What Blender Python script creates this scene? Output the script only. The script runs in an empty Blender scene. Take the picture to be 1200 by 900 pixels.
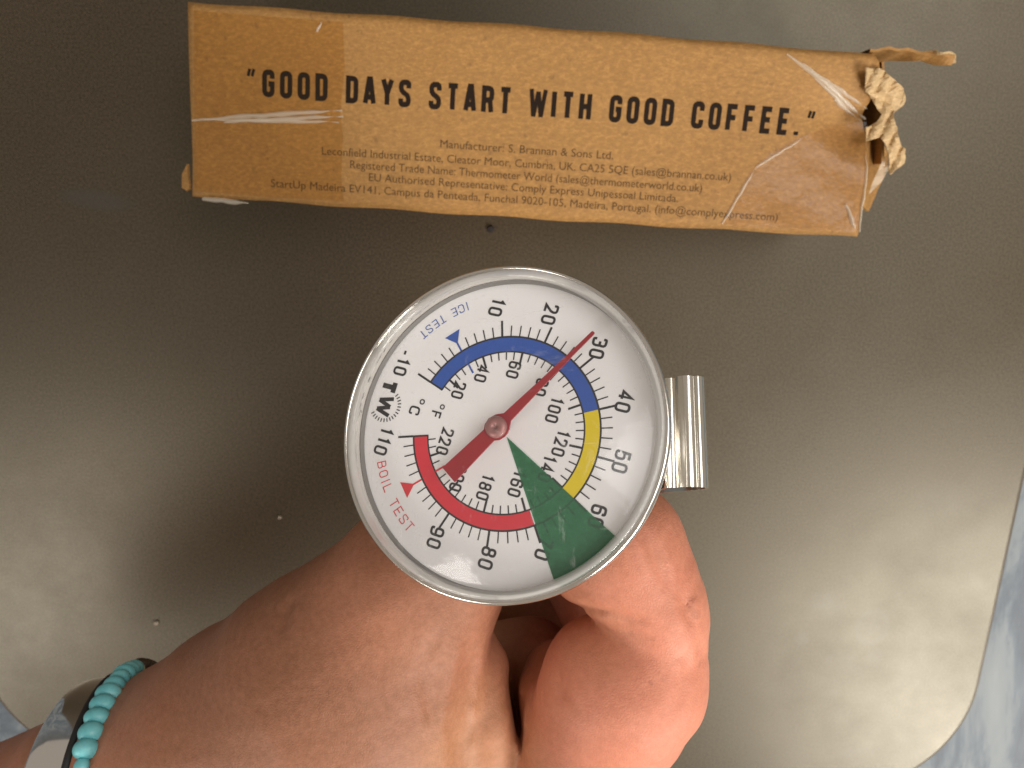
import bpy, bmesh, math, random
import numpy as np
from mathutils import Vector, Matrix
from mathutils.geometry import tessellate_polygon
random.seed(4)
rng = np.random.default_rng(4)
S = 0.001                      # everything below is written in millimetres
C = bpy.context.scene.collection
scene = bpy.context.scene
V = Vector

# ------------------------------------------------------------------ camera
F = 900.0
TILT = math.radians(14)
CAM = V((0, 0, 257))
FWD = V((0, -math.sin(TILT), -math.cos(TILT)))
UP = V((0, math.cos(TILT), -math.sin(TILT)))
RT = V((1, 0, 0))
cam_data = bpy.data.cameras.new('camera')
cam_data.sensor_width = 36
cam_data.lens = F / 1200 * 36
cam_data.clip_start = 0.005
cam_data.clip_end = 50
cam_data.dof.use_dof = True
cam_data.dof.focus_distance = 0.108
cam_data.dof.aperture_fstop = 27.0 / 0.55
cam = bpy.data.objects.new('camera', cam_data)
cam.location = CAM * S
cam.rotation_euler = (-TILT, 0, 0)
C.objects.link(cam)
scene.camera = cam

# ------------------------------------------------------------------ world, lamps, exposure
world = bpy.data.worlds.new('World')
scene.world = world
world.use_nodes = True
bg = world.node_tree.nodes['Background']
bg.inputs['Color'].default_value = (1.0, 0.87, 0.73, 1)
bg.inputs['Strength'].default_value = 0.29
scene.view_settings.view_transform = 'Standard'
scene.view_settings.look = 'None'
scene.view_settings.exposure = 0.15
scene.view_settings.gamma = 1


def area(name, loc, target, sx, sy, power, col, spread=180):
    l = bpy.data.lights.new(name, 'AREA')
    l.shape = 'RECTANGLE'
    l.size, l.size_y = sx, sy
    l.energy = power
    l.color = col
    l.spread = math.radians(spread)
    o = bpy.data.objects.new(name, l)
    o.location = loc
    o.rotation_euler = (V(target) - V(loc)).to_track_quat('-Z', 'Y').to_euler()
    C.objects.link(o)
    return o


area('ceiling_or_fill_lamp', (0.80, -0.82, 0.92), (0.13, -0.10, 0), 0.60, 0.46, 3.4, (1.0, 0.955, 0.90), 72)
area('ceiling_or_fill_lamp', (0.44, 0.26, 0.95), (0.05, -0.06, 0.1), 0.55, 0.55, 0.80, (1.0, 0.965, 0.93), 70)  # added fill with no known source, brightens the dial and hand
area('ceiling_or_fill_lamp', (-0.88, -0.66, 0.92), (-0.14, -0.08, 0), 0.34, 0.42, 1.7, (1.0, 0.94, 0.88), 110)


# ------------------------------------------------------------------ helpers
def ray(px, py):
    return FWD + RT * ((px - 600) / F) + UP * ((450 - py) / F)


def P(px, py, d):
    return CAM + ray(px, py) * d


def on_z(px, py, z):
    r = ray(px, py)
    return CAM + r * ((z - CAM.z) / r.z)


def smooth(o, on=True):
    for p in o.data.polygons:
        p.use_smooth = on


def obj(name, verts, faces, mat=None, parent=None, sm=False, loc=None):
    """one mesh object; verts are world millimetres, the origin goes to loc (mm)"""
    o0 = V(loc) if loc is not None else (V(parent['_o']) if parent is not None else V((0, 0, 0)))
    me = bpy.data.meshes.new(name)
    me.from_pydata([tuple((V(v) - o0) * S) for v in verts], [], faces)
    me.validate()
    me.update()
    o = bpy.data.objects.new(name, me)
    C.objects.link(o)
    o['_o'] = tuple(o0)
    if mat:
        me.materials.append(mat)
    if parent is not None:
        o.parent = parent
        o.location = (o0 - V(parent['_o'])) * S
    else:
        o.location = o0 * S
    if sm:
        smooth(o)
    return o


def thing(name, label, cat, loc, group=None):
    o = bpy.data.objects.new(name, None)
    C.objects.link(o)
    o.empty_display_size = 0.01
    o.location = V(loc) * S
    o['_o'] = tuple(loc)
    return tag(o, label, cat, group)


def tag(o, label, cat, group=None):
    o['label'] = label
    o['category'] = cat
    if group:
        o['group'] = group
    return o


def grid_faces(nu, nv, cu=False, cv=False):
    f = []
    for i in range(nu if cu else nu - 1):
        for j in range(nv if cv else nv - 1):
            a, b = i * nv + j, ((i + 1) % nu) * nv + j
            c, d = ((i + 1) % nu) * nv + (j + 1) % nv, i * nv + (j + 1) % nv
            f.append((a, b, c, d))
    return f


# ------------------------------------------------------------------ materials
def mat(name, col=(0.5, 0.5, 0.5), rough=0.5, metal=0.0, **kw):
    m = bpy.data.materials.new(name)
    m.use_nodes = True
    b = m.node_tree.nodes['Principled BSDF']
    b.inputs['Base Color'].default_value = (*col, 1)
    b.inputs['Roughness'].default_value = rough
    b.inputs['Metallic'].default_value = metal
    for k, v in kw.items():
        b.inputs[k.replace('_', ' ')].default_value = v
    return m


class NT:
    def __init__(s, m):
        s.t = m.node_tree
        s.n, s.l = s.t.nodes, s.t.links
        s.b = s.n.get('Principled BSDF')
        s.tc = s.n.new('ShaderNodeTexCoord').outputs['Object']

    def noise(s, scale, detail=3, rough=0.55, vec=None, dist=0.0):
        n = s.n.new('ShaderNodeTexNoise')
        n.inputs['Scale'].default_value = scale
        n.inputs['Detail'].default_value = detail
        n.inputs['Roughness'].default_value = rough
        n.inputs['Distortion'].default_value = dist
        s.l.new(vec or s.tc, n.inputs['Vector'])
        return n.outputs['Fac']

    def voro(s, scale, feature='F1', vec=None, out='Distance'):
        n = s.n.new('ShaderNodeTexVoronoi')
        n.feature = feature
        n.inputs['Scale'].default_value = scale
        s.l.new(vec or s.tc, n.inputs['Vector'])
        return n.outputs[out]

    def ramp(s, fac, stops):
        n = s.n.new('ShaderNodeValToRGB')
        e = n.color_ramp.elements
        while len(e) < len(stops):
            e.new(0.5)
        for el, (p, c) in zip(e, stops):
            el.position = p
            el.color = (*c, 1) if len(c) == 3 else c
        s.l.new(fac, n.inputs['Fac'])
        return n.outputs['Color']

    def mix(s, fac, a, b, mode='MIX'):
        n = s.n.new('ShaderNodeMix')
        n.data_type = 'RGBA'
        n.blend_type = mode
        for sock, v in ((n.inputs[0], fac), (n.inputs[6], a), (n.inputs[7], b)):
            if isinstance(v, (int, float)):
                sock.default_value = v
            elif isinstance(v, tuple):
                sock.default_value = (*v, 1)
            else:
                s.l.new(v, sock)
        return n.outputs[2]

    def math(s, op, a, b=0.0, c=0.0):
        n = s.n.new('ShaderNodeMath')
        n.operation = op
        for sock, v in zip(n.inputs, (a, b, c)):
            if isinstance(v, (int, float)):
                sock.default_value = v
            else:
                s.l.new(v, sock)
        return n.outputs[0]

    def mapping(s, scale=(1, 1, 1), rot=(0, 0, 0), loc=(0, 0, 0)):
        n = s.n.new('ShaderNodeMapping')
        n.inputs['Scale'].default_value = scale
        n.inputs['Rotation'].default_value = rot
        n.inputs['Location'].default_value = loc
        s.l.new(s.tc, n.inputs['Vector'])
        return n.outputs['Vector']

    def spot(s, c, r0, r1, sx=1.0, sy=1.0, rot=0.0):
        """1 inside r0, 0 beyond r1 round the object-space point c (metres)"""
        sub = s.n.new('ShaderNodeVectorMath')
        sub.operation = 'SUBTRACT'
        s.l.new(s.tc, sub.inputs[0])
        sub.inputs[1].default_value = c
        m = s.n.new('ShaderNodeMapping')
        m.inputs['Rotation'].default_value = (0, 0, rot)
        s.l.new(sub.outputs[0], m.inputs['Vector'])
        mul = s.n.new('ShaderNodeVectorMath')
        mul.operation = 'MULTIPLY'
        s.l.new(m.outputs[0], mul.inputs[0])
        mul.inputs[1].default_value = (1 / sx, 1 / sy, 0)
        ln = s.n.new('ShaderNodeVectorMath')
        ln.operation = 'LENGTH'
        s.l.new(mul.outputs[0], ln.inputs[0])
        mr = s.n.new('ShaderNodeMapRange')
        mr.interpolation_type = 'SMOOTHSTEP'
        s.l.new(ln.outputs['Value'], mr.inputs['Value'])
        mr.inputs['From Min'].default_value = r0
        mr.inputs['From Max'].default_value = r1
        mr.inputs['To Min'].default_value = 1
        mr.inputs['To Max'].default_value = 0
        return mr.outputs['Result']

    def base(s, c):
        s.l.new(c, s.b.inputs['Base Color'])

    def rough(s, c):
        s.l.new(c, s.b.inputs['Roughness'])

    def bump(s, h, strength, dist):
        n = s.n.new('ShaderNodeBump')
        n.inputs['Strength'].default_value = strength
        n.inputs['Distance'].default_value = dist
        s.l.new(h, n.inputs['Height'])
        s.l.new(n.outputs['Normal'], s.b.inputs['Normal'])
        return n.outputs['Normal']


def clear_film(name, tint, gloss_rough, bump_scale, bump_dist, haze=0.0, ior=1.45, haze_col=(0.85, 0.83, 0.8), scuff=0.0):
    """thin clear plastic: light goes straight through, a fresnel part is reflected"""
    m = bpy.data.materials.new(name)
    m.use_nodes = True
    t = NT(m)
    t.n.remove(t.b)
    out = t.n['Material Output']
    tr = t.n.new('ShaderNodeBsdfTransparent')
    tr.inputs['Color'].default_value = (*tint, 1)
    gl = t.n.new('ShaderNodeBsdfGlossy')
    gl.inputs['Roughness'].default_value = gloss_rough
    bp = t.n.new('ShaderNodeBump')
    bp.inputs['Distance'].default_value = bump_dist
    bp.inputs['Strength'].default_value = 1
    t.l.new(t.noise(bump_scale, 4, 0.6), bp.inputs['Height'])
    t.l.new(bp.outputs[0], gl.inputs['Normal'])
    # Schlick reflectance of a thin sheet, the same from both of its faces
    ge = t.n.new('ShaderNodeNewGeometry')
    dt = t.n.new('ShaderNodeVectorMath')
    dt.operation = 'DOT_PRODUCT'
    t.l.new(ge.outputs['Incoming'], dt.inputs[0])
    t.l.new(bp.outputs[0], dt.inputs[1])
    f0 = ((ior - 1) / (ior + 1)) ** 2
    fr = t.math('MULTIPLY_ADD', t.math('POWER', t.math('SUBTRACT', 1.0, t.math('ABSOLUTE', dt.outputs['Value'])), 5.0), 1 - f0, f0)
    mx = t.n.new('ShaderNodeMixShader')
    t.l.new(fr, mx.inputs[0])
    base = tr.outputs[0]
    if haze:
        df = t.n.new('ShaderNodeBsdfDiffuse')
        df.inputs['Color'].default_value = (*haze_col, 1)
        m2 = t.n.new('ShaderNodeMixShader')
        m2.inputs[0].default_value = haze
        if scuff:
            a = t.noise(420, 5, 0.75, t.mapping((1, 0.22, 1), (0, 0, 0.7)), 0.4)
            b = t.noise(520, 5, 0.75, t.mapping((0.25, 1, 1), (0, 0, 0.35)), 0.4)
            w = t.math('MULTIPLY', t.math('MAXIMUM', t.math('SUBTRACT', t.math('MAXIMUM', a, b), 0.60), 0.0), scuff)
            t.l.new(t.math('ADD', w, haze), m2.inputs[0])
        t.l.new(base, m2.inputs[1])
        t.l.new(df.outputs[0], m2.inputs[2])
        base = m2.outputs[0]
    t.l.new(base, mx.inputs[1])
    t.l.new(gl.outputs[0], mx.inputs[2])
    t.l.new(mx.outputs[0], out.inputs['Surface'])
    return m


def make_mat_board():
    m = mat('grey_laminate', (0.1, 0.09, 0.08), 0.5)
    t = NT(m)
    big = t.noise(9, 4, 0.6)
    col = t.ramp(big, [(0.3, (0.036, 0.023, 0.012)), (0.7, (0.050, 0.034, 0.019))])
    gr = t.noise(1500, 2, 0.7)
    col = t.mix(0.5, col, t.ramp(gr, [(0.35, (0.013, 0.010, 0.006)), (0.65, (0.095, 0.074, 0.052))]), 'MIX')
    # worn marks: smudge by the box, drip rings and faint scuffs at lower right
    a = on_z(112, 234, 0) * S
    sm = t.spot((a.x, a.y, 0), 0.3, 1.0, 0.016, 0.0045, 0.12)
    col = t.mix(t.math('MULTIPLY', sm, 0.65), col, (0.05, 0.045, 0.04))
    for (px, py, sx, sy, ro, k) in ((1022, 735, .009, .011, .2, .3), (968, 708, .010, .008, .5, .3), (1025, 768, .005, .006, 0, .35),
                                    (985, 775, .014, .006, .5, .2), (1105, 590, .016, .012, 0, .16), (940, 748, .004, .004, 0, .3),
                                    (1000, 882, .012, .004, -.2, .22), (1060, 790, .02, .008, .3, .12)):
        a = on_z(px, py, 0) * S
        sp = t.spot((a.x, a.y, 0), 0.15, 1.0, sx, sy, ro)
        sp = t.math('MULTIPLY', sp, t.math('MULTIPLY', t.noise(260, 3, 0.6), 2 * k))
        col = t.mix(sp, col, (0.08, 0.08, 0.075))
    a = on_z(1022, 735, 0) * S
    ring = t.math('SUBTRACT', t.spot((a.x, a.y, 0), 0.8, 1.0, .007, .0085, .2), t.spot((a.x, a.y, 0), 0.5, 0.8, .007, .0085, .2))
    col = t.mix(t.math('MULTIPLY', ring, 0.35), col, (0.06, 0.06, 0.055))
    t.base(col)
    t.rough(t.ramp(t.noise(22, 6, 0.7), [(0.3, (0.33,) * 3), (0.7, (0.42,) * 3)]))
    m.node_tree.nodes['Principled BSDF'].inputs['Specular IOR Level'].default_value = 0.6
    t.b.inputs['Specular Tint'].default_value = (1.0, 0.93, 0.73, 1)
    t.bump(t.noise(1300, 3, 0.7), 0.15, 0.0002)
    return m


def make_marble():
    m = mat('veined_marble', (0.6, 0.65, 0.7), 0.5, 0, Specular_IOR_Level=0.3)
    t = NT(m)
    mp = t.mapping((1, 0.42, 1), (0, 0, math.radians(-24)))
    w = t.noise(17, 6, 0.62, mp, 1.3)
    v = t.math('ABSOLUTE', t.math('SUBTRACT', w, 0.5))
    col = t.ramp(v, [(0.0, (0.050, 0.066, 0.088)), (0.035, (0.085, 0.11, 0.135)), (0.075, (0.17, 0.195, 0.205)), (0.2, (0.23, 0.25, 0.25))])
    col = t.mix(t.math('MULTIPLY', t.noise(30, 4), 0.35), col, (0.20, 0.225, 0.24))
    t.base(col)
    return m


def make_kraft(name, a, b):
    m = mat(name, a, 0.72)
    t = NT(m)
    col = t.ramp(t.noise(28, 5, 0.6), [(0.3, a), (0.7, b)])
    fib = t.noise(700, 4, 0.75, t.mapping((1, 1.8, 1)))
    col = t.mix(0.5, col, t.ramp(fib, [(0.32, tuple(x * 0.62 for x in a)), (0.5, a), (0.7, tuple(min(1, x * 1.45) for x in b))]))
    spk = t.math('GREATER_THAN', t.noise(420, 2, 0.5), 0.70)
    col = t.mix(t.math('MULTIPLY', spk, 0.35), col, (0.13, 0.065, 0.02))
    t.base(col)
    t.bump(fib, 0.3, 0.0003)
    return m


def make_skin():
    m = mat('tanned_skin', (0.45, 0.22, 0.13), 0.48)
    t = NT(m)
    col = t.ramp(t.noise(38, 4, 0.55), [(0.3, (0.370, 0.152, 0.075)), (0.52, (0.430, 0.182, 0.096)), (0.72, (0.480, 0.180, 0.108))])
    blot = t.noise(150, 3, 0.6)
    col = t.mix(0.42, col, t.ramp(blot, [(0.3, (0.37, 0.185, 0.09)), (0.7, (0.53, 0.175, 0.11))]))
    o0 = P(150, 954, 166)  # dark thumb-side spots paint in shade, bright index spot paints light; rest skin tone
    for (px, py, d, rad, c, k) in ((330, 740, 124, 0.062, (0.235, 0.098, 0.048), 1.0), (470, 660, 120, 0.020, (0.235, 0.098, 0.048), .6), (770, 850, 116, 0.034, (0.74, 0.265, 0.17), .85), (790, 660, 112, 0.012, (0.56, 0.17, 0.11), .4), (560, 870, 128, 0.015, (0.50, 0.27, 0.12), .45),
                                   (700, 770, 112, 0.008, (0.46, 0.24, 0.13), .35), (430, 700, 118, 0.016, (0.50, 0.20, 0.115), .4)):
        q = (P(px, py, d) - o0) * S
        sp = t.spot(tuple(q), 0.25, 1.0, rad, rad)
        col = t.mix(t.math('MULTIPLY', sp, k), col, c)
    fine = t.noise(900, 3, 0.7)
    col = t.mix(0.30, col, t.ramp(fine, [(0.3, (0.30, 0.125, 0.065)), (0.7, (0.58, 0.26, 0.16))]))
    spk = t.math('GREATER_THAN', t.noise(210, 1, 0.4), 0.745)
    col = t.mix(t.math('MULTIPLY', spk, 0.25), col, (0.28, 0.11, 0.06))
    t.base(col)
    b = t.b
    b.inputs['Subsurface Weight'].default_value = 0.12
    b.inputs['Subsurface Radius'].default_value = (1.0, 0.35, 0.2)
    b.inputs['Subsurface Scale'].default_value = 0.0022
    b.inputs['Specular IOR Level'].default_value = 0.4
    t.rough(t.ramp(t.noise(90, 3), [(0.3, (0.50,) * 3), (0.7, (0.64,) * 3)]))
    ce = t.voro(2100, 'DISTANCE_TO_EDGE')
    cl = t.math('MULTIPLY', t.math('MINIMUM', ce, 0.25), 1.6)
    lines = t.noise(420, 4, 0.6, t.mapping((1, 0.3, 1), (0.0, 0.0, 0.6)), 0.6)
    t.bump(t.math('ADD', cl, t.math('MULTIPLY', lines, 1.0)), 0.32, 0.00018)
    return m


M = {}
M['mat'] = make_mat_board()
M['marble'] = make_marble()
M['kraft'] = make_kraft('kraft_card', (0.290, 0.142, 0.034), (0.360, 0.190, 0.054))
M['kraft_in'] = make_kraft('kraft_card_torn_ply', (0.46, 0.31, 0.15), (0.54, 0.39, 0.21))
M['box_ink'] = mat('box_ink', (0.016, 0.009, 0.005), 0.8, 0, Specular_IOR_Level=0.15)
M['fine_ink'] = mat('fine_print_ink', (0.085, 0.046, 0.020), 0.8, 0, Specular_IOR_Level=0.15)
M['tape'] = clear_film('clear_tape', (0.955, 0.915, 0.86), 0.25, 160, 0.0006, 0.0, 1.35)
M['tape_amber'] = clear_film('aged_tape', (0.935, 0.875, 0.73), 0.28, 160, 0.0006, 0.0, 1.35)
M['tape_pale'] = clear_film('wrinkled_tape', (0.93, 0.9, 0.86), 0.2, 500, 0.0004, 0.36, 1.5, (0.86, 0.76, 0.60))
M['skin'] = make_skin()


def speckle(m, amt=0.12, scale=900, dark=(0.5, 0.5, 0.5)):
    t = NT(m)
    c = tuple(t.b.inputs['Base Color'].default_value)[:3]
    n = t.noise(scale, 3, 0.6)
    t.base(t.mix(t.math('MULTIPLY', n, amt), c, tuple(x * y for x, y in zip(c, dark))))
    return m


M['dial'] = speckle(mat('white_dial_print', (0.93, 0.925, 0.93), 0.55), 0.08, 500, (0.8, 0.8, 0.82))
M['ink'] = mat('black_dial_ink', (0.016, 0.015, 0.017), 0.5)
M['blue'] = speckle(mat('blue_band_ink', (0.030, 0.105, 0.46), 0.4), 0.35, 700)
M['blue_ink'] = mat('blue_print_ink', (0.035, 0.10, 0.42), 0.5)
M['yellow'] = speckle(mat('yellow_band_ink', (0.86, 0.66, 0.012), 0.4), 0.2, 700)
M['red'] = speckle(mat('red_band_ink', (0.76, 0.035, 0.060), 0.4), 0.25, 700)
M['red_ink'] = mat('red_print_ink', (0.74, 0.045, 0.060), 0.5)
M['pointer'] = speckle(mat('red_pointer_paint', (0.36, 0.014, 0.026), 0.38), 0.35, 400)
M['hub'] = mat('pointer_hub_cap', (0.36, 0.16, 0.15), 0.42, 0.3)
M['shadow_line'] = mat('grey_shadow_line', (0.22, 0.21, 0.20), 0.5)
M['lens'] = clear_film('clear_lens', (0.985, 0.985, 0.985), 0.12, 60, 0.00030, 0.03, 1.45, (0.85, 0.83, 0.82), 1.3)
M['lens_rim'] = clear_film('clear_lens_flange', (0.72, 0.71, 0.70), 0.08, 300, 0.0002, 0.42, 1.5, (0.74, 0.73, 0.70))


def make_metal(name, col, r, sc, bd, stretch=(1, 1, 1)):
    m = mat(name, col, r, 1.0)
    t = NT(m)
    t.rough(t.ramp(t.noise(sc, 4, 0.6, t.mapping(stretch)), [(0.3, (r * 0.7,) * 3), (0.7, (r * 1.5,) * 3)]))
    t.bump(t.noise(sc * 0.5, 3), 0.3, bd)
    return m


M['steel'] = make_metal('polished_steel', (0.82, 0.79, 0.74), 0.16, 300, 0.0001)
M['chrome'] = make_metal('bright_spring_steel', (0.88, 0.85, 0.78), 0.14, 120, 0.0001)
M['silver'] = make_metal('polished_silver', (0.90, 0.88, 0.86), 0.08, 90, 0.00025)
M['gold'] = mat('gold_spacer', (0.85, 0.62, 0.22), 0.2, 1.0)
M['dark_bead'] = speckle(mat('smoky_brown_bead', (0.07, 0.045, 0.025), 0.2), 0.5, 500)
M['cord'] = mat('pale_cord', (0.42, 0.40, 0.33), 0.8)
M['shadow_strip'] = mat('bracelet_shadow', (0.015, 0.013, 0.012), 0.7)
M['crumb'] = speckle(mat('coffee_crumb', (0.015, 0.010, 0.008), 0.8), 0.4, 2000)
M['pale_crumb'] = mat('pale_crumb', (0.24, 0.20, 0.15), 0.8)


def make_turquoise():
    m = mat('turquoise_stone', (0.12, 0.42, 0.44), 0.45)
    t = NT(m)
    n = t.noise(190, 5, 0.65)
    t.base(t.ramp(n, [(0.3, (0.10, 0.40, 0.44)), (0.55, (0.18, 0.56, 0.60)), (0.75, (0.38, 0.70, 0.70))]))
    t.bump(n, 0.2, 0.0003)
    return m


M['turquoise'] = make_turquoise()


def make_green():
    """thin green film: the print under it stays faintly visible"""
    m = bpy.data.materials.new('green_film')
    m.use_nodes = True
    t = NT(m)
    t.b.inputs['Roughness'].default_value = 0.45
    n = t.noise(800, 4, 0.7)
    t.base(t.ramp(n, [(0.3, (0.020, 0.125, 0.055)), (0.6, (0.034, 0.185, 0.088)), (0.8, (0.085, 0.27, 0.15))]))
    tr = t.n.new('ShaderNodeBsdfTransparent')
    tr.inputs['Color'].default_value = (0.16, 0.60, 0.36, 1)
    mx = t.n.new('ShaderNodeMixShader')
    mx.inputs[0].default_value = 0.60
    out = t.n['Material Output']
    t.l.new(tr.outputs[0], mx.inputs[1])
    t.l.new(t.b.outputs[0], mx.inputs[2])
    t.l.new(mx.outputs[0], out.inputs['Surface'])
    return m


M['green'] = make_green()


# ------------------------------------------------------------------ stroke lettering
def fillet(pts, r, closed=False, n=4):
    out = []
    N = len(pts)
    for i, p in enumerate(pts):
        p = np.array(p[:2], float)
        ri = pts[i][2] if len(pts[i]) > 2 else r
        if (not closed and i in (0, N - 1)) or ri <= 0:
            out.append(p)
            continue
        a, b = np.array(pts[i - 1][:2], float), np.array(pts[(i + 1) % N][:2], float)
        la, lb = np.linalg.norm(a - p), np.linalg.norm(b - p)
        k = min(ri, la * 0.48, lb * 0.48)
        s, e = p + (a - p) / la * k, p + (b - p) / lb * k
        for j in range(n + 1):
            t = j / n
            out.append((1 - t) ** 2 * s + 2 * t * (1 - t) * p + t * t * e)
    return out


def strip(pts, w, closed=False):
    """mitred flat strip along a 2-D polyline"""
    pts = [np.array(p, float) for p in pts]
    N = len(pts)
    vs, fs = [], []
    for i in range(N):
        a = pts[i - 1] if (i > 0 or closed) else None
        b = pts[(i + 1) % N] if (i < N - 1 or closed) else None
        d1 = (pts[i] - a) if a is not None else (b - pts[i])
        d2 = (b - pts[i]) if b is not None else d1
        d1 = d1 / (np.linalg.norm(d1) + 1e-12)
        d2 = d2 / (np.linalg.norm(d2) + 1e-12)
        t = d1 + d2
        t = t / (np.linalg.norm(t) + 1e-12)
        nrm = np.array((-t[1], t[0]))
        k = w / 2 / max(0.35, float(np.dot(nrm, (-d1[1], d1[0]))))
        vs += [pts[i] + nrm * k, pts[i] - nrm * k]
    for i in range(N if closed else N - 1):
        j = (i + 1) % N
        fs.append((2 * i + 1, 2 * j + 1, 2 * j, 2 * i))
    return vs, fs


# centre lines in a box 1 wide and 1 high; 'c' marks a closed loop; third number of a point overrides its corner radius
GLY = {
    '0': [('c', [(0, 0), (1, 0), (1, 1), (0, 1)])],
    '1': [('o', [(.15, .8, 0), (.62, 1, 0), (.62, 0)])],
    '2': [('o', [(0, .72), (0, 1), (1, 1), (1, .58), (0, 0, 0), (1.05, 0)])],
    '3': [('o', [(0, .78), (0, 1), (1, 1), (1, .53), (.35, .53)]), ('o', [(.72, .53), (1, .53), (1, 0), (0, 0), (0, .23)])],
    '4': [('o', [(.74, 0), (.74, 1, 0), (-.02, .27, 0), (1.1, .27)])],
    '5': [('o', [(.95, 1), (.1, 1, 0), (.05, .52, 0), (.25, .62, .1), (1, .62), (1, 0), (0, 0), (0, .23)])],
    '6': [('o', [(1, .78), (1, 1), (0, 1), (0, 0), (1, 0), (1, .6), (.12, .6)])],
    '7': [('o', [(0, 1), (1, 1, 0), (.35, 0)])],
    '8': [('c', [(0, 0), (1, 0), (1, .53), (0, .53)]), ('c', [(.06, .53), (.94, .53), (.94, 1), (.06, 1)])],
    '9': [('o', [(0, .22), (0, 0), (1, 0), (1, 1), (0, 1), (0, .4), (.88, .4)])],
    '-': [('o', [(-.05, .45), (1.0, .45)])],
    'A': [('o', [(-.04, -.06), (.40, 1.03, 0), (.60, 1.03, 0), (1.04, -.06)]), ('o', [(.2, .22), (.8, .22)])],
    'B': [('c', [(0, 0, 0), (1, 0), (1, .52), (0, .52, 0)]), ('c', [(0, .52, 0), (.92, .52), (.92, 1), (0, 1, 0)])],
    'C': [('o', [(1, .70), (1, 1), (0, 1), (0, 0), (1, 0), (1, .30)])],
    'D': [('c', [(0, 0, 0), (1, 0), (1, 1), (0, 1, 0)])],
    'E': [('o', [(1.02, 0), (0, 0, 0), (0, 1, 0), (1.02, 1)]), ('o', [(0, .52), (.9, .52)])],
    'F': [('o', [(0, -.07), (0, 1, 0), (1.02, 1)]), ('o', [(0, .50), (.9, .50)])],
    'G': [('o', [(1, .72), (1, 1), (0, 1), (0, 0), (1, 0), (1, .48, 0), (.52, .48)])],
    'H': [('o', [(0, -.07), (0, 1.07)]), ('o', [(1, -.07), (1, 1.07)]), ('o', [(0, .5), (1, .5)])],
    'I': [('o', [(.5, -.07), (.5, 1.07)])],
    'L': [('o', [(0, 1.07), (0, 0, 0), (1, 0)])],
    'O': [('c', [(0, 0), (1, 0), (1, 1), (0, 1)])],
    'R': [('o', [(0, -.07), (0, 1, 0), (1, 1), (1, .47), (.05, .47)]), ('o', [(.62, .45), (.82, .42, .1), (1.0, -.07)])],
    'S': [('o', [(1, .74), (1, 1), (0, 1), (0, .60), (1, .40), (1, 0), (0, 0), (0, .26)])],
    'T': [('o', [(-.1, 1), (1.1, 1)]), ('o', [(.5, .95), (.5, -.07)])],
    'W': [('o', [(-.06, 1.10), (.2, -.10)]), ('o', [(.21, -.10), (.49, 1.0)]), ('o', [(.51, 1.0), (.79, -.10)]), ('o', [(.8, -.10), (1.06, 1.10)])],
    'Y': [('o', [(-.05, 1.07), (.5, .45, 0), (.5, -.07)]), ('o', [(1.05, 1.07), (.53, .47)])],
    '.': [('o', [(.2, -.08), (.2, .09)])],
    '“': [('o', [(.12, .74), (.32, 1.04)]), ('o', [(.62, .74), (.82, 1.04)])],
    '”': [('o', [(.18, .74), (.38, 1.04)]), ('o', [(.68, .74), (.88, 1.04)])],
    'o': [('c', [(0, 0), (1, 0), (1, 1), (0, 1)])],
}


def glyph(ch, x, h, w, st, rad=0.5):
    """2-D strips of one character: lower left at (x,0), height h, width w, stroke st"""
    res = []
    if ch in '“”':
        st = st * 0.62
    if ch == 'W':
        st = st * 0.86
    for k, (kind, pts) in enumerate(GLY[ch]):
        q = [(x + st / 2 + p[0] * (w - st), st / 2 + p[1] * (h - st), *([p[2] * h] if len(p) > 2 else [])) for p in pts]
        q = fillet(q, rad * w, kind == 'c')
        res.append(strip(q, st, kind == 'c'))
    return res


def lay(text, h, w, st, gap, rad=0.5, narrow={'I': .42, '.': .5, '1': .8, '“': .9, '”': .9, '-': 0.7}):
    """strips for a line of text, plus its length"""
    x, res = 0, []
    for ch in text:
        if ch == ' ':
            x += w * 0.62 + gap
            continue
        ww = w * narrow.get(ch, 1.35 if ch == 'W' else 1)
        if ch == 'I':
            res += glyph(ch, x, h, ww, st, rad)
        else:
            res += glyph(ch, x, h, ww, st, rad)
        x += ww + gap
    return res, x - gap


def strips_to_mesh(strips, place, dz=0.004):
    vs, fs = [], []
    for k, (v, f) in enumerate(strips):
        o = len(vs)
        vs += [place(p[0], p[1], k % 3 * dz) for p in v]
        fs += [tuple(o + i for i in q) for q in f]
    return vs, fs


# ------------------------------------------------------------------ the setting: marble worktop and grey board
FZ = -9.0
fl = obj('worktop', [(-900, -900, FZ), (900, -900, FZ), (900, 900, FZ), (-900, 900, FZ)], [(0, 1, 2, 3)], M['marble'], loc=(0, 0, FZ))
fl['kind'] = 'structure'
fl['label'] = 'pale blue grey marbled worktop under the board'

br = on_z(1091, 936, 0)
rot = math.radians(-2.6)
ux, uy = V((math.cos(rot), math.sin(rot), 0)), V((-math.sin(rot), math.cos(rot), 0))
pr = on_z(1196, 590, 0)
pl = on_z(-24, 800, 0)
a0, a1 = pl.dot(ux), pr.dot(ux)
b0, b1 = br.dot(uy), 330.0
R = 52.0


def board_outline(inset):
    pts = []
    for cx, cy, s in ((a1 - R, b0 + R, -90), (a1 - R, b1 - R, 0), (a0 + R, b1 - R, 90), (a0 + R, b0 + R, 180)):
        for k in range(17):
            a = math.radians(s + 90 * k / 16)
            pts.append(ux * (cx + (R - inset) * math.cos(a)) + uy * (cy + (R - inset) * math.sin(a)))
    return pts


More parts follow.
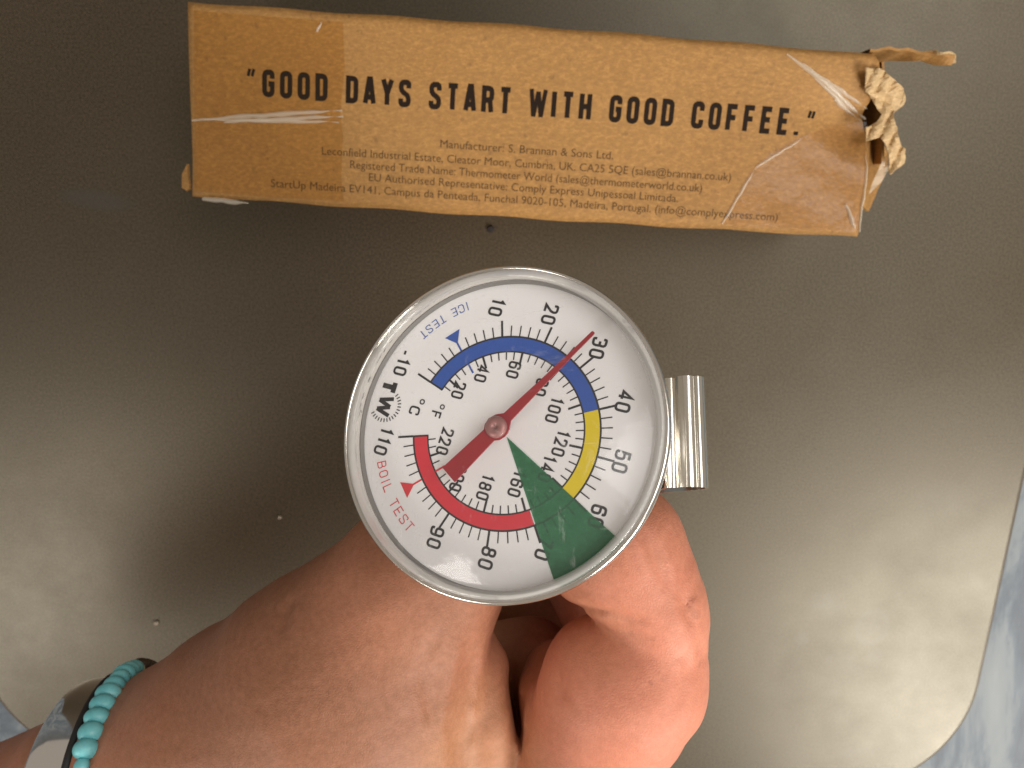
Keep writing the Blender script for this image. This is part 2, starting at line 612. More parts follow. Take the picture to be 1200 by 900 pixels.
prof = [(1.6, -8.9), (0.4, -8.2), (0, -7.0), (0, -1.6), (0.35, -0.6), (0.9, -0.15), (1.8, 0)]
vs, n = [], 68
for ins, z in prof:
    vs += [(p.x, p.y, z) for p in board_outline(ins)]
fs = []
for k in range(len(prof) - 1):
    for i in range(n):
        j = (i + 1) % n
        fs.append((k * n + i, k * n + j, (k + 1) * n + j, (k + 1) * n + i))
fs.append(tuple((len(prof) - 1) * n + i for i in range(n)))
fs.append(tuple(reversed(range(n))))
bd = obj('board', vs, fs, M['mat'], loc=(0, 0, 0), sm=False)
tag(bd, 'large matt grey board with rounded corners lying on the marbled worktop', 'board')


def crumb(px, py, r, m, label, seed, group=None):
    c = on_z(px, py, 0) + V((0, 0, r * 0.5))
    bm = bmesh.new()
    bmesh.ops.create_icosphere(bm, subdivisions=2, radius=r)
    rr = random.Random(seed)
    for v in bm.verts:
        v.co *= 0.75 + 0.5 * rr.random()
        v.co.z *= 0.6
    vv = [v.co + c for v in bm.verts]
    bm.verts.index_update()
    ff = [tuple(v.index for v in f.verts) for f in bm.faces]
    bm.free()
    return tag(obj('crumb', vv, ff, m, loc=c), label, 'crumb', group)


crumb(575, 268, 1.25, M['crumb'], 'dark coffee crumb on the grey board between the box and the dial', 1)
crumb(183, 729, 0.9, M['pale_crumb'], 'pale crumb on the grey board above the hand, nearer the bracelets', 2)
crumb(328, 606, 0.7, M['pale_crumb'], 'tiny pale crumb on the grey board left of the dial', 3)

# ------------------------------------------------------------------ the cardboard box
HB = 42.0


def B(px, py, dz=0.0):
    return on_z(px, py, HB + dz)


left_px = [(218, 1), (219, 40), (221, 90), (223, 140), (224, 185), (224, 230)]
right_px = [(1027, 63), (1034, 77), (1031, 96), (1027, 116), (1018, 132), (1021, 146), (1022, 160), (1018, 200), (1012, 240), (1006, 278)]


def interp(lst, t):
    # by arc fraction along y
    ys = [p[1] for p in lst]
    y = ys[0] + (ys[-1] - ys[0]) * t
    return float(np.interp(y, ys, [p[0] for p in lst])), y


def box_z(x, y):
    """slight waviness of the top panel, sagging at the torn end"""
    z = 0.35 * math.sin(x * 0.045 + 0.6) + 0.22 * math.sin(y * 0.16 + x * 0.03)
    e = max(0.0, (x - 62) / 42)
    c = B(1018, 135)
    z -= 4.5 * math.exp(-((x - c.x) ** 2 / 160 + (y - c.y) ** 2 / 70))
    z += e * 0.5 * math.sin(y * 0.35 + x * 0.2)
    return z


def on_box(p, dz):
    return V((p.x, p.y, HB + box_z(p.x, p.y) + dz))


box = thing('cardboard_box', 'long kraft cardboard box printed with a coffee slogan, torn open at one end', 'box', (B(620, 140).x, B(620, 140).y, 0))
NU, NV = 91, 25
top, rr = [], random.Random(7)
for i in range(NU):
    s = i / (NU - 1)
    for j in range(NV):
        t = j / (NV - 1)
        lx, ly = interp(left_px, t)
        rx, ry = interp(right_px, t)
        bow = 3.0 * math.sin(math.pi * s) * (t - 0.5) * 2
        p = B(lx + (rx - lx) * s, ly + (ry - ly) * s + bow * 0.6 + (0.9 * math.sin(s * 37) if t in (0, 1) else 0))
        q = on_box(p, 0)
        ed = min(t, 1 - t, s * 3.2) * 49      # rounded-over fold at the rims
        if ed < 1.6:
            q.z -= (1.6 - ed) ** 2 * 0.32
        top.append(q)
th = 0.7
low = [q - V((0, 0, th)) for q in top]
F0 = grid_faces(NU, NV)
nn = NU * NV
fs = [tuple(reversed(f)) for f in F0] + [tuple(nn + i for i in f) for f in F0]
rim = [i * NV for i in range(NU)] + [(NU - 1) * NV + j for j in range(1, NV)] + [i * NV + NV - 1 for i in range(NU - 2, -1, -1)] + [j for j in range(NV - 2, 0, -1)]
for a, b in zip(rim, rim[1:] + rim[:1]):
    fs.append((a, b, nn + b, nn + a))
tp = obj('top_panel', top + low, fs, M['kraft'], box, sm=True)
tp.data.polygons.foreach_set('use_smooth', [i < 2 * len(F0) for i in range(len(tp.data.polygons))])


def wall(name, edge, m, parent, inward, zbot=0.3, shift=0.0, ragged=0.0):
    """upright card panel under a row of top points"""
    vs, K = [], 9
    inward = V(inward)
    for off in (0, th):
        for i, p in enumerate(edge):
            for k in range(K):
                t = k / (K - 1)
                b = 0.7 * math.sin(math.pi * t) * math.sin(i * 0.13 + 1)
                zt = p.z - 0.35
                z = zt + (zbot - zt) * t
                vs.append(V((p.x, p.y, z)) + inward * (off + shift + b))
    N = len(edge)
    g = grid_faces(N, K)
    f = list(g) + [tuple(reversed([q + N * K for q in x])) for x in g]
    for i in range(N - 1):
        for k in (0, K - 1):
            f.append((i * K + k, (i + 1) * K + k, (i + 1) * K + k + N * K, i * K + k + N * K))
    for k in range(K - 1):
        for i in (0, N - 1):
            f.append((i * K + k, i * K + k + 1, i * K + k + 1 + N * K, i * K + k + N * K))
    return obj(name, vs, f, m, parent, sm=False)


back = [top[i * NV] for i in range(NU)]
front = [top[i * NV + NV - 1] for i in range(NU)]
lend = [top[j] for j in range(NV)]
wall('front_panel', front, M['kraft'], box, (0, 1, 0), shift=0.2)
wall('back_panel', back, M['kraft'], box, (0, -1, 0), shift=0.2)
wall('end_panel', lend[1:-1], M['kraft'], box, (1, 0, 0), shift=0.3)
bp = [V((p.x, p.y, 0.25)) for p in (back[1], back[-2], front[-2], front[1])]
obj('bottom_panel', bp + [p + V((0, 0, th)) for p in bp], [(3, 2, 1, 0), (4, 5, 6, 7), (0, 1, 5, 4), (1, 2, 6, 5), (2, 3, 7, 6), (3, 0, 4, 7)], M['kraft'], box)

# torn end: the back panel runs on as a loose upright flap
vs, K, N = [], 8, 22
for off in (0, 0.7):
    for i in range(N):
        s = i / (N - 1)
        px = 1020 + 98 * s
        py = 57 - 1.5 * math.sin(s * 5) + 7 * s ** 3
        pt = B(px, py + 1.2 * math.sin(s * 23), -0.5)
        depth = 31 * (1 - s) ** 2.2 + 3.0 + 1.5 * math.sin(s * 17)
        for k in range(K):
            t = k / (K - 1)
            vs.append(pt + V((0.8 * t * math.sin(s * 6), -off - 1.8 * math.sin(t * 2.2) * s, -depth * t + 1.5 * s * math.sin(s * 9))))
g = grid_faces(N, K)
fs = list(g) + [tuple(reversed([q + N * K for q in x])) for x in g]
for i in range(N - 1):
    for k in (0, K - 1):
        fs.append((i * K + k, (i + 1) * K + k, (i + 1) * K + k + N * K, i * K + k + N * K))
for k in range(K - 1):
    fs.append(((N - 1) * K + k, (N - 1) * K + k + 1, (N - 1) * K + k + 1 + N * K, (N - 1) * K + k + N * K))
fl1 = obj('loose_flap', vs, fs, M['kraft'], box, sm=False)
fl1['label'] = 'upright flap sticking out past the torn end'
# frayed curled tip of that flap
tipv = []
for a in range(9):
    s = a / 8
    for k in range(4):
        c = B(1096 + 24 * s, 57 + 7 * s + k * 2.6 + 2.2 * math.sin(s * 6 + k), 1.0 - k * 1.1 + 1.4 * math.sin(s * 4))
        tipv.append(c)
fo = obj('frayed_edge', tipv, grid_faces(9, 4), M['kraft_in'], box)
so = fo.modifiers.new('solid', 'SOLIDIFY'); so.thickness = 0.0003


def sheet(name, px, m, parent, zf, thick=0.5, sub=2, label=None):
    """a flat torn piece: outline in picture points, height zf(px,py), real thickness"""
    rj = random.Random(len(px) * 7 + int(px[0][0]))
    if thick:                       # torn edges are never straight
        q = []
        for (x0, y0), (x1, y1) in zip(px, px[1:] + px[:1]):
            for k in range(3):
                t = k / 3
                q.append((x0 + (x1 - x0) * t + rj.uniform(-.55, .55), y0 + (y1 - y0) * t + rj.uniform(-.55, .55)))
        px = q
    bm = bmesh.new()
    vv = [bm.verts.new((x, y, 0)) for x, y in px]
    bm.faces.new(vv)
    bmesh.ops.triangulate(bm, faces=bm.faces[:])
    for _ in range(sub):
        bmesh.ops.subdivide_edges(bm, edges=[e for e in bm.edges if e.calc_length() > 5], cuts=1)
        bmesh.ops.triangulate(bm, faces=bm.faces[:])
    bm.verts.index_update()
    vs = [on_z(v.co.x, v.co.y, zf(v.co.x, v.co.y)) for v in bm.verts]
    fs = [tuple(v.index for v in f.verts) for f in bm.faces]
    bm.free()
    o = obj(name, vs, fs, m, parent)
    if thick:
        s = o.modifiers.new('solid', 'SOLIDIFY')
        s.thickness = thick * S
        s.offset = -1
    if label:
        o['label'] = label
    return o


torn = [(1014, 80), (1030, 80), (1040, 86), (1049, 94), (1056, 101), (1060, 110), (1060, 117), (1057, 124), (1051, 129), (1047, 134), (1048, 143), (1051, 152),
        (1053, 161), (1055, 170), (1061, 174), (1060, 183), (1059, 191), (1051, 198), (1043, 205), (1040, 199), (1042, 190), (1040, 176),
        (1036, 167), (1031, 160), (1014, 166), (1014, 150), (1026, 145), (1030, 140), (1034, 132), (1035, 122), (1032, 117), (1026, 114), (1014, 108)]
sheet('torn_flap', torn, M['kraft_in'], box, lambda x, y: 39.5 - 0.10 * (x - 1030) + 1.6 * math.sin(y * 0.09) + 0.9 * abs(math.sin(x * .21 + y * .1)) * 2 - 0.8 * abs(math.sin(y * .13 - x * .08)), 0.3, 2,
      'torn pale inner ply bent out of the open end')
wall('slit_shade_card', [on_z(1038 - 0.02 * abs(y - 120), y, 37) for y in range(72, 196, 8)], M['kraft'], box, (-1, 0, 0))  # added upright card that blocks light so the slit stays dark
sheet('side_flap', [(1012, 150), (1024, 158), (1032, 168), (1039, 184), (1034, 205), (1022, 232), (1015, 248), (1006, 240)], M['kraft'], box,
      lambda x, y: 34 - 0.55 * (x - 1015), 0.7, 2)
sheet('tape_end', [(1022, 215), (1036, 184), (1042, 180), (1042, 197), (1034, 212), (1018, 228)], M['tape_pale'], box,
      lambda x, y: 40.5 - 0.2 * (x - 1015) + 0.5 * math.sin(y * .4), 0, 2)
sheet('corner_flap', [(216, 204), (222, 192), (224, 222), (221, 224), (216, 220)], M['kraft'], box, lambda x, y: 37 + 0.2 * (x - 213), 0.7, 1)

# clear tape over both ends
def film(name, px, m, dz=0.12, wav=0.0):
    def zf(x, y):
        p = B(x, y)
        return HB + box_z(p.x, p.y) + dz + wav * math.sin(x * .11) * math.sin(y * .17)
    bm = bmesh.new()
    return sheet(name, px, m, box, zf, 0, 4)


film('tape', [(227, 12), (300, 18), (402, 26), (404, 80), (399, 130), (402, 160), (400, 210), (403, 236), (300, 230), (228, 224)], M['tape_amber'])
film('tape', [(845, 264), (850, 250), (866, 224), (884, 196), (905, 178), (930, 164), (955, 155), (985, 146), (1015, 142), (1019, 165), (1015, 205), (1009, 240), (1004, 272), (925, 268)], M['tape'])


def ridge(pts, widths, m, h=0.7, name='tape_crease'):
    """raised wrinkle of tape: lens-shaped strip that stands proud of the card"""
    vs = []
    n = len(pts)
    for i, (x, y) in enumerate(pts):
        a = pts[max(0, i - 1)]
        b = pts[min(n - 1, i + 1)]
        d = V((b[0] - a[0], b[1] - a[1], 0)).normalized()
        nx, ny = -d.y, d.x
        for k in (-1, -0.5, 0, 0.5, 1):
            q = B(x + nx * k * widths[i], y + ny * k * widths[i])
            vs.append(on_box(q, 0.2 + h * (1 - k * k) * min(1, widths[i] / 3)))
    return obj(name, vs, grid_faces(n, 5), m, box, sm=True)


def fan(p0, p1, w0, w1, k, seed, m=None):
    r = random.Random(seed)
    pts, ws = [], []
    for i in range(k):
        t = i / (k - 1)
        pts.append((p0[0] + (p1[0] - p0[0]) * t + r.uniform(-.8, .8), p0[1] + (p1[1] - p0[1]) * t + r.uniform(-.6, .6)))
        ws.append(1.45 * (w0 + (w1 - w0) * t) * (0.75 + 0.5 * r.random()) * (math.sin(math.pi * min(1, .12 + t * 1.0)) ** .4 if t < 1 else .3))
    return ridge(pts, ws, m or M['tape_pale'])


fan((226, 141), (401, 129), 1.2, 3.4, 16, 1)
fan((262, 143), (402, 136), 1.0, 3.0, 14, 2)
fan((240, 140), (398, 143), 0.8, 2.4, 14, 3)
fan((922, 64), (1022, 138), 1.0, 4.2, 14, 4)
fan((940, 74), (1021, 136), 0.8, 2.6, 12, 5)
fan((955, 92), (1018, 141), 0.7, 2.2, 12, 6)
fan((950, 82), (1024, 126), 0.6, 2.6, 12, 7)
fan((846, 262), (886, 196), 1.1, 1.3, 12, 8)
fan((886, 196), (948, 158), 1.0, 0.8, 10, 9)
fan((1007, 272), (1020, 166), 1.0, 0.9, 12, 10)
fan((238, 233), (292, 238), 1.8, 2.2, 8, 11)
fan((371, 37), (377, 25), 1.4, 0.7, 5, 12)
fan((982, 115), (998, 127), 1.6, 2.0, 6, 13)
fan((992, 240), (1002, 268), 1.4, 2.4, 6, 14)


# printed lettering on the lid
def box_line(name, p0, p1, mtl, strips=None, length=None, text=None, height=None):
    A, E = B(*p0), B(*p1)
    xd = (E - A).normalized()
    yd = V((0, 0, 1)).cross(xd)
    L = (E - A).length
    if strips is not None:
        k = L / length
        pl = lambda x, y, z: on_box(A + xd * (x * k) + yd * y, 0.05 + z)
        vs, fs = strips_to_mesh(strips, pl)
        return obj(name, vs, fs, mtl, box)
    cu = bpy.data.curves.new('text', 'FONT')
    cu.body = text
    cu.size = 1
    cu.resolution_u = 3
    to = bpy.data.objects.new('text', cu)
    C.objects.link(to)
    dg = bpy.context.evaluated_depsgraph_get()
    me = bpy.data.meshes.new_from_object(to.evaluated_get(dg))
    co = np.array([v.co for v in me.vertices])
    fs = [tuple(p.vertices) for p in me.polygons]
    x0, x1 = co[:, 0].min(), co[:, 0].max()
    vs = [on_box(A + xd * ((c[0] - x0) / (x1 - x0) * L) + yd * (c[1] * height), 0.05) for c in co]
    bpy.data.objects.remove(to)
    bpy.data.meshes.remove(me)
    return obj(name, vs, fs, mtl, box)


slog, sl = lay('“GOOD DAYS START WITH GOOD COFFEE.”', 6.9, 3.55, 1.36, 1.50, 0.42)
box_line('slogan', (288, 112), (956, 161), M['box_ink'], slog, sl)
for tx, p0, p1 in (
        ('Manufacturer: S. Brannan & Sons Ltd.', (516, 173), (718, 187)),
        ('Leconfield Industrial Estate, Cleator Moor, Cumbria, UK. CA25 5QE (sales@brannan.co.uk)', (377, 181), (856, 212)),
        ('Registered Trade Name: Thermometer World (sales@thermometerworld.co.uk)', (410, 197), (822, 225)),
        ('EU Authorised Representative: Comply Express Unipessoal Limitada.', (432, 212), (794, 237)),
        ('StartUp Madeira EV141, Campus da Penteada, Funchal 9020-105, Madeira, Portugal. (info@complyexpress.com)', (317, 219), (911, 259))):
    box_line('fine_print', p0, p1, M['fine_ink'], text=tx, height=3.0)

# ------------------------------------------------------------------ the dial thermometer
DC = P(590.5, 505.5, 106)
rv = ray(590.5, 505.5).normalized()
e = (RT * -0.89 + UP * 0.45)
e = (e - rv * e.dot(rv)).normalized()
TH = math.radians(20)
DN = (-rv * math.cos(TH) + e * math.sin(TH)).normalized()
DX = (RT - DN * RT.dot(DN)).normalized()
DY = DN.cross(DX)


def dl(px, py, h=0.0):
    """picture point -> dial-plane coordinates at height h above the printed face"""
    r = ray(px, py)
    o = DC + DN * h
    q = CAM + r * ((o - CAM).dot(DN) / r.dot(DN))
    return (q - DC).dot(DX), (q - DC).dot(DY)


def dw(x, y, h=0.0):
    return DC + DX * x + DY * y + DN * h


def pol(a, r, h=0.0):
    a = math.radians(a)
    return dw(r * math.cos(a), r * math.sin(a), h)


def ang(px, py):
    x, y = dl(px, py)
    return math.degrees(math.atan2(y, x))


A_LO = ang(484, 434)
A_HI = ang(463, 512.5) - 360 if ang(463, 512.5) > 0 else ang(463, 512.5)
KC = (A_HI - A_LO) / 120
rad_of = lambda px, py: math.hypot(*dl(px, py))
R_OUT = (rad_of(590, 392) + rad_of(698, 500) + rad_of(580, 618) + rad_of(483, 515)) / 4
BW = 1.95
R_IN = R_OUT - BW
deg_c = lambda c: A_LO + KC * (c + 10)
deg_f = lambda f: deg_c((f - 32) / 1.8)
UPA = (A_LO + A_HI + 360) / 2 + 180      # the dial's own "up"
print('dial', A_LO, A_HI, KC, R_OUT, UPA % 360, rad_of(402, 509), rad_of(600, 309), rad_of(590, 703), rad_of(777, 500))

RIM = 22.6
thermo = thing('dial_thermometer', 'round dial thermometer held up in the hand, white face with coloured temperature bands', 'thermometer', dw(0, 0, -134))
thermo['_o'] = tuple(dw(0, 0, -134))


def lathe(name, prof, m, parent, n=128, sm=True):
    vs = []
    for r, h in prof:
        for i in range(n):
            vs.append(pol(360 * i / n, r, h))
    o = obj(name, vs, grid_faces(len(prof), n, cv=True), m, parent, sm=sm)
    return o


# metal pan, rim and back
pan = [(0.01, -8.2), (6, -8.2), (16, -7.9), (19.5, -7.4), (21.0, -6.6), (21.6, -5.4), (21.8, -3.0), (22.0, 0.2), (22.5, 1.0), (22.95, 1.7), (23.05, 2.5), (22.95, 3.2),
       (22.65, 3.5), (22.4, 3.35), (22.3, 2.8), (21.9, 2.4), (21.75, 1.6), (21.7, -0.3)]
lathe('case', pan, M['steel'], thermo)
lathe('collar', [(0.01, -14.0), (2.9, -14.0), (3.6, -13.2), (3.8, -9.5), (4.6, -8.6), (5.6, -8.25)], M['steel'], thermo, 48)
lathe('stem', [(0.01, -134), (0.9, -133.3), (1.6, -131), (1.9, -127), (1.9, -13.5), (0.01, -13.5)], M['steel'], thermo, 40)

# printed face
plate = lathe('dial_plate', [(0.01, 0.0), (5, 0.0), (12, 0.0), (18, 0.0), (21.9, 0.0)], M['dial'], thermo)


def ring_sector(name, r0, r1, a0, a1, m, h, n=None):
    n = n or max(6, int(abs(a1 - a0) / 2.5))
    vs = []
    for i in range(n + 1):
        a = a0 + (a1 - a0) * i / n
        vs += [pol(a, r0, h), pol(a, r1, h)]
    return obj(name, vs, grid_faces(n + 1, 2), m, plate)


outline = []
ring_sector('blue_band', R_IN, R_OUT, deg_c(-10), deg_c(40), M['blue'], 0.03)
ring_sector('yellow_band', R_IN, R_OUT, deg_c(40), deg_c(60), M['yellow'], 0.03)
ring_sector('red_band', R_IN, R_OUT, deg_c(70), deg_c(110), M['red'], 0.03)
ring_sector('band_outline', R_OUT, R_OUT + 0.26, deg_c(-10), deg_c(110), M['ink'], 0.035)
ring_sector('band_outline', R_IN - 0.22, R_IN, deg_c(-10), deg_c(110), M['ink'], 0.035)


def radial(a, r0, r1, w):
    u = np.array((math.cos(math.radians(a)), math.sin(math.radians(a))))
    return strip([u * r0, u * r1], w)


place = lambda h: (lambda x, y, z: dw(x, y, h + z))
st = []
for c in range(-10, 111, 2):
    if c in (0, 100):
        continue
    big = c % 10 == 0
    st.append(radial(deg_c(c), R_OUT + 0.2, R_OUT + (2.55 if big else 1.75), 0.30 if big else 0.17))
st.append(radial(deg_c(-10), R_IN - 0.2, R_OUT + 0.3, 0.25))
st.append(radial(deg_c(110), R_IN - 0.2, R_OUT + 0.3, 0.25))
o = obj('celsius_ticks', *strips_to_mesh(st, place(0.05), 0.001), M['ink'], plate)
st = []
for f in range(16, 231, 4):
    if f in (32, 212):
        continue
    big = f % 20 == 0
    st.append(radial(deg_f(f), R_IN - (1.95 if big else 1.3), R_IN - 0.15, 0.30 if big else 0.17))
obj('fahrenheit_ticks', *strips_to_mesh(st, place(0.05), 0.001), M['ink'], plate)

# test-point arrows
for c, m, nm in ((0, 'blue_ink', 'ice_test_arrow'), (100, 'red_ink', 'boil_test_arrow')):
    a = deg_c(c)
    st = [radial(a, R_OUT + 0.25, R_OUT + 2.0, 0.26), radial(a, R_IN - 1.7, R_IN - 0.15, 0.26)]
    vs, fs = strips_to_mesh(st, place(0.05), 0.001)
    k = len(vs)
    vs += [pol(a, R_OUT + 1.5, 0.06), pol(a - 4.3, R_OUT + 3.35, 0.06), pol(a + 4.3, R_OUT + 3.35, 0.06)]
    fs.append((k, k + 1, k + 2))
    obj(nm, vs, fs, M[m], plate)

# numerals: all share the dial's own upright
ua = math.radians(UPA)
YD = np.array((math.cos(ua), math.sin(ua)))
XD = np.array((YD[1], -YD[0]))


def numeral(text, px, py, h, w, st, gap, name='numeral', m='ink', hh=0.055):
    s, L = lay(text, h, w, st, gap, 0.5)
    c = np.array(dl(px, py))
    pl = lambda x, y, z: dw(*(c + XD * (x - L / 2) + YD * (y - h / 2)), hh + z)
    vs, fs = strips_to_mesh(s, pl, 0.001)
    return obj(name, vs, fs, M[m], plate)


for t, x, y in (('-10', 472, 425), ('10', 582, 360), ('20', 644.5, 368.5), ('30', 701, 408), ('40', 731.5, 470.5), ('50', 728, 541), ('60', 700, 605), ('70', 637.5, 643),
                ('80', 571, 654), ('90', 510.5, 630), ('110', 449.5, 517)):
    numeral(t, x, y, 2.15, 1.28, 0.34, 0.36)
for t, x, y in (('20', 537.5, 457.5), ('40', 564.5, 438), ('60', 602, 433.5), ('80', 634, 454), ('100', 649.5, 480.5), ('120', 657, 519.5), ('140', 641, 549), ('160', 605.5, 567),
                ('180', 568.5, 571), ('200', 537, 560), ('220', 521.5, 517.5)):
    numeral(t, x, y, 1.88, 1.06, 0.29, 0.28)
numeral('C', 486, 481, 1.7, 1.25, 0.27, 0.2, 'unit_letter')
numeral('o', 495, 471, 0.8, 0.8, 0.18, 0.2, 'degree_mark')
numeral('F', 511, 486, 1.55, 1.0, 0.24, 0.2, 'unit_letter')
numeral('o', 518.5, 477, 0.75, 0.75, 0.17, 0.2, 'degree_mark')
numeral('T', 456, 453, 2.5, 2.0, 0.75, 0.2, 'logo_letter')
numeral('W', 451, 475.5, 2.4, 2.1, 0.66, 0.2, 'logo_letter')
cx, cy = dl(452, 475)
st = []
for k in range(17):
    a = math.radians(38 - k * 12)
    u = np.array((math.cos(a), math.sin(a)))
    st.append(strip([np.array((cx, cy)) + u * 1.95, np.array((cx, cy)) + u * 2.5], 0.16))
obj('logo_rays', *strips_to_mesh(st, place(0.055), 0.001), M['ink'], plate)


def arc_text(text, a_mid, r, h, w, stw, gap, m, name):
    """letters along the arc, read anticlockwise, tops to the centre"""
    s, L = lay(text, h, w, stw, gap, 0.5)
    def pl(x, y, z):
        a = math.radians(a_mid) + (x - L / 2) / r
        rr_ = r - (y - h / 2)
        return dw(rr_ * math.cos(a), rr_ * math.sin(a), 0.055 + z)
    vs, fs = strips_to_mesh(s, pl, 0.001)
    obj(name, vs, fs, M[m], plate)


arc_text('ICE TEST', ang(520, 374), rad_of(519, 374), 1.30, 0.86, 0.13, 0.34, 'blue_ink', 'ice_test_text')
arc_text('BOIL TEST', ang(459, 583), rad_of(459, 583), 1.40, 0.95, 0.14, 0.42, 'red_ink', 'boil_test_text')

# green film over the frothing range, print showing through
n = 14
apex = dl(594, 512)
vs = []
for i in range(n + 1):
    a = math.radians(ang(721, 628) + (ang(650, 682) - ang(721, 628)) * i / n)
    for k in range(12):
        t = k / 11
        ex_, ey_ = 21.5 * math.cos(a), 21.5 * math.sin(a)
        vs.append(dw(apex[0] + (ex_ - apex[0]) * t, apex[1] + (ey_ - apex[1]) * t, 0.10))
gz = obj('green_zone', vs, grid_faces(n + 1, 12), M['green'], plate)

# pointer
HP = 3.3
hub = np.array(dl(582, 500, HP + 0.5))
hub = hub * 0.35
tip = np.array(dl(696, 389, HP))
tail = np.array(dl(529, 560, HP))
dv = tip - hub
L1 = np.linalg.norm(dv)
dv /= L1
nv = np.array((-dv[1], dv[0]))
L2 = np.linalg.norm(tail - hub)
outl = [(-L2, 1.35), (-1.5, 1.05), (-0.9, 1.5), (0, 1.72), (1.1, 1.4), (2.0, 0.72), (L1 * 0.42, 0.5), (L1 * 0.44, 0.46), (L1 * 0.74, 0.33), (L1 * 0.75, 0.30), (L1 - 0.15, 0.24), (L1, 0.12)]
vs = []
for dz in (0.0, 0.28):
    for s, w in outl:
        for k in (1, -1):
            p = hub + dv * s + nv * (w * k)
            vs.append(dw(p[0], p[1], HP - 0.14 + dz))
K = len(outl)
fs = []
for i in range(K - 1):
    a, b = 2 * i, 2 * i + 2
    fs.append((a, a + 1, b + 1, b))
    a, b = a + 2 * K, b + 2 * K
    fs.append((a, b, b + 1, a + 1))
    for q in (0, 1):
        fs.append((2 * i + q, 2 * i + 2 + q, 2 * i + 2 + q + 2 * K, 2 * i + q + 2 * K))
fs.append((0, 1, 1 + 2 * K, 2 * K))
ptr = obj('pointer', vs, fs, M['pointer'], thermo)
vs, NN = [], 32
pf = [(0.62, 0.02), (0.62, 3.1), (1.5, 3.35), (1.52, 3.75), (1.35, 4.05), (0.9, 4.2), (0.35, 4.22), (0.3, 4.05), (0.01, 4.02)]
for r, h in pf:
    for i in range(NN):
        a = 2 * math.pi * i / NN
        vs.append(dw(hub[0] + r * math.cos(a), hub[1] + r * math.sin(a), h))
obj('pointer_hub', vs, grid_faces(len(pf), NN, cv=True), M['hub'], ptr, sm=True)

lathe('shadow_ring', [(21.35, 0.05), (21.45, 0.5), (21.68, 0.7)], M['shadow_line'], thermo, 128)  # added grey ring that paints a shadow line between face and rim
# domed lens with its flange
RL, HL = 21.2, 4.6
prof = []
for k in range(23):
    t = k / 22
    prof.append((max(0.01, RL * t), 2.9 + HL * (1 - t ** 2.2)))
prof += [(21.5, 2.6)]
lens = lathe('lens', prof, M['lens'], thermo, 128)
lathe('lens_flange', [(21.1, 3.0), (21.25, 3.5), (21.6, 3.75), (22.1, 3.6), (22.38, 3.2)], M['lens_rim'], lens, 128)

# spring clip: bent strip with its own thickness
cxm, cym = dl(801, 509, -6)
wclip = 7.5
pr_ = [(4.2, -9.2), (9, -9.6), (14, -9.6), (18, -9.3), (20.2, -8.8), (20.9, -7.4), (21.3, -6.0), (21.8, -5.3), (22.3, -5.3), (22.7, -5.6), (23.0, -5.3), (23.5, -4.6), (24.3, -4.2), (25.0, -4.5),
       (25.3, -5.2), (25.55, -5.0), (25.9, -4.9), (26.3, -5.5), (26.3, -6.8), (25.6, -8.4), (23.0, -10.6), (17.5, -16), (12.5, -24), (9.5, -36), (7.6, -46), (7.0, -51), (7.4, -53.5), (9.5, -56.5)]


def bend(pts, n=5):
    # Catmull-Rom resample
    out = []
    for i in range(len(pts) - 1):
        p0, p1, p2, p3 = pts[max(0, i - 1)], pts[i], pts[i + 1], pts[min(len(pts) - 1, i + 2)]
        for k in range(n):
            t = k / n
            out.append(tuple(0.5 * ((2 * b) + (-a + c) * t + (2 * a - 5 * b + 4 * c - d) * t * t + (-a + 3 * b - 3 * c + d) * t ** 3) for a, b, c, d in zip(p0, p1, p2, p3)))
    return out + [pts[-1]]


ctr = bend(pr_)
ca = math.atan2(cym, cxm) + math.radians(0.5)
cu_, cv_ = V((math.cos(ca), math.sin(ca))), V((-math.sin(ca), math.cos(ca)))
vs, N = [], len(ctr)
for side in (0, 0.45):
    for i in range(N):
        a, b = ctr[max(0, i - 1)], ctr[min(N - 1, i + 1)]
        d = V((b[0] - a[0], b[1] - a[1])).normalized()
        u, h = ctr[i][0] - d.y * side * -1 * -1, ctr[i][1] + d.x * side
        for k in range(7):
            v = -wclip + 2 * wclip * k / 6
            lip = 0.0
            q = cu_ * (u) + cv_ * v
            vs.append(dw(q.x, q.y, h + lip))
g = grid_faces(N, 7)
fs = [tuple(reversed(x)) for x in g] + [tuple(q + N * 7 for q in x) for x in g]
for i in range(N - 1):
    for k in (0, 6):
        fs.append((i * 7 + k, (i + 1) * 7 + k, (i + 1) * 7 + k + N * 7, i * 7 + k + N * 7))
for k in range(6):
    for i in (0, N - 1):
        fs.append((i * 7 + k, i * 7 + k + 1, i * 7 + k + 1 + N * 7, i * 7 + k + N * 7))
clip = obj('clip', vs, fs, M['chrome'], thermo, sm=True)
sp = clip.modifiers.new('es', 'EDGE_SPLIT')
sp.split_angle = math.radians(50)

# ------------------------------------------------------------------ the hand: one continuous surface grown from a smooth distance field
HAND = []     # (points as (px,py,depth,radius)..., blend)


def cc(px, py, d):
    """camera-space point (x right, y up, depth) in mm"""
    return np.array(((px - 600) / F * d, (450 - py) / F * d, d), np.float32)


VOX = 0.65
lo = np.array((-215, -150, 104), np.float32)
hi = np.array((42, -4, 232), np.float32)
shape = np.ceil((hi - lo) / VOX).astype(int) + 1
ax = [lo[i] + VOX * np.arange(shape[i], dtype=np.float32) for i in range(3)]


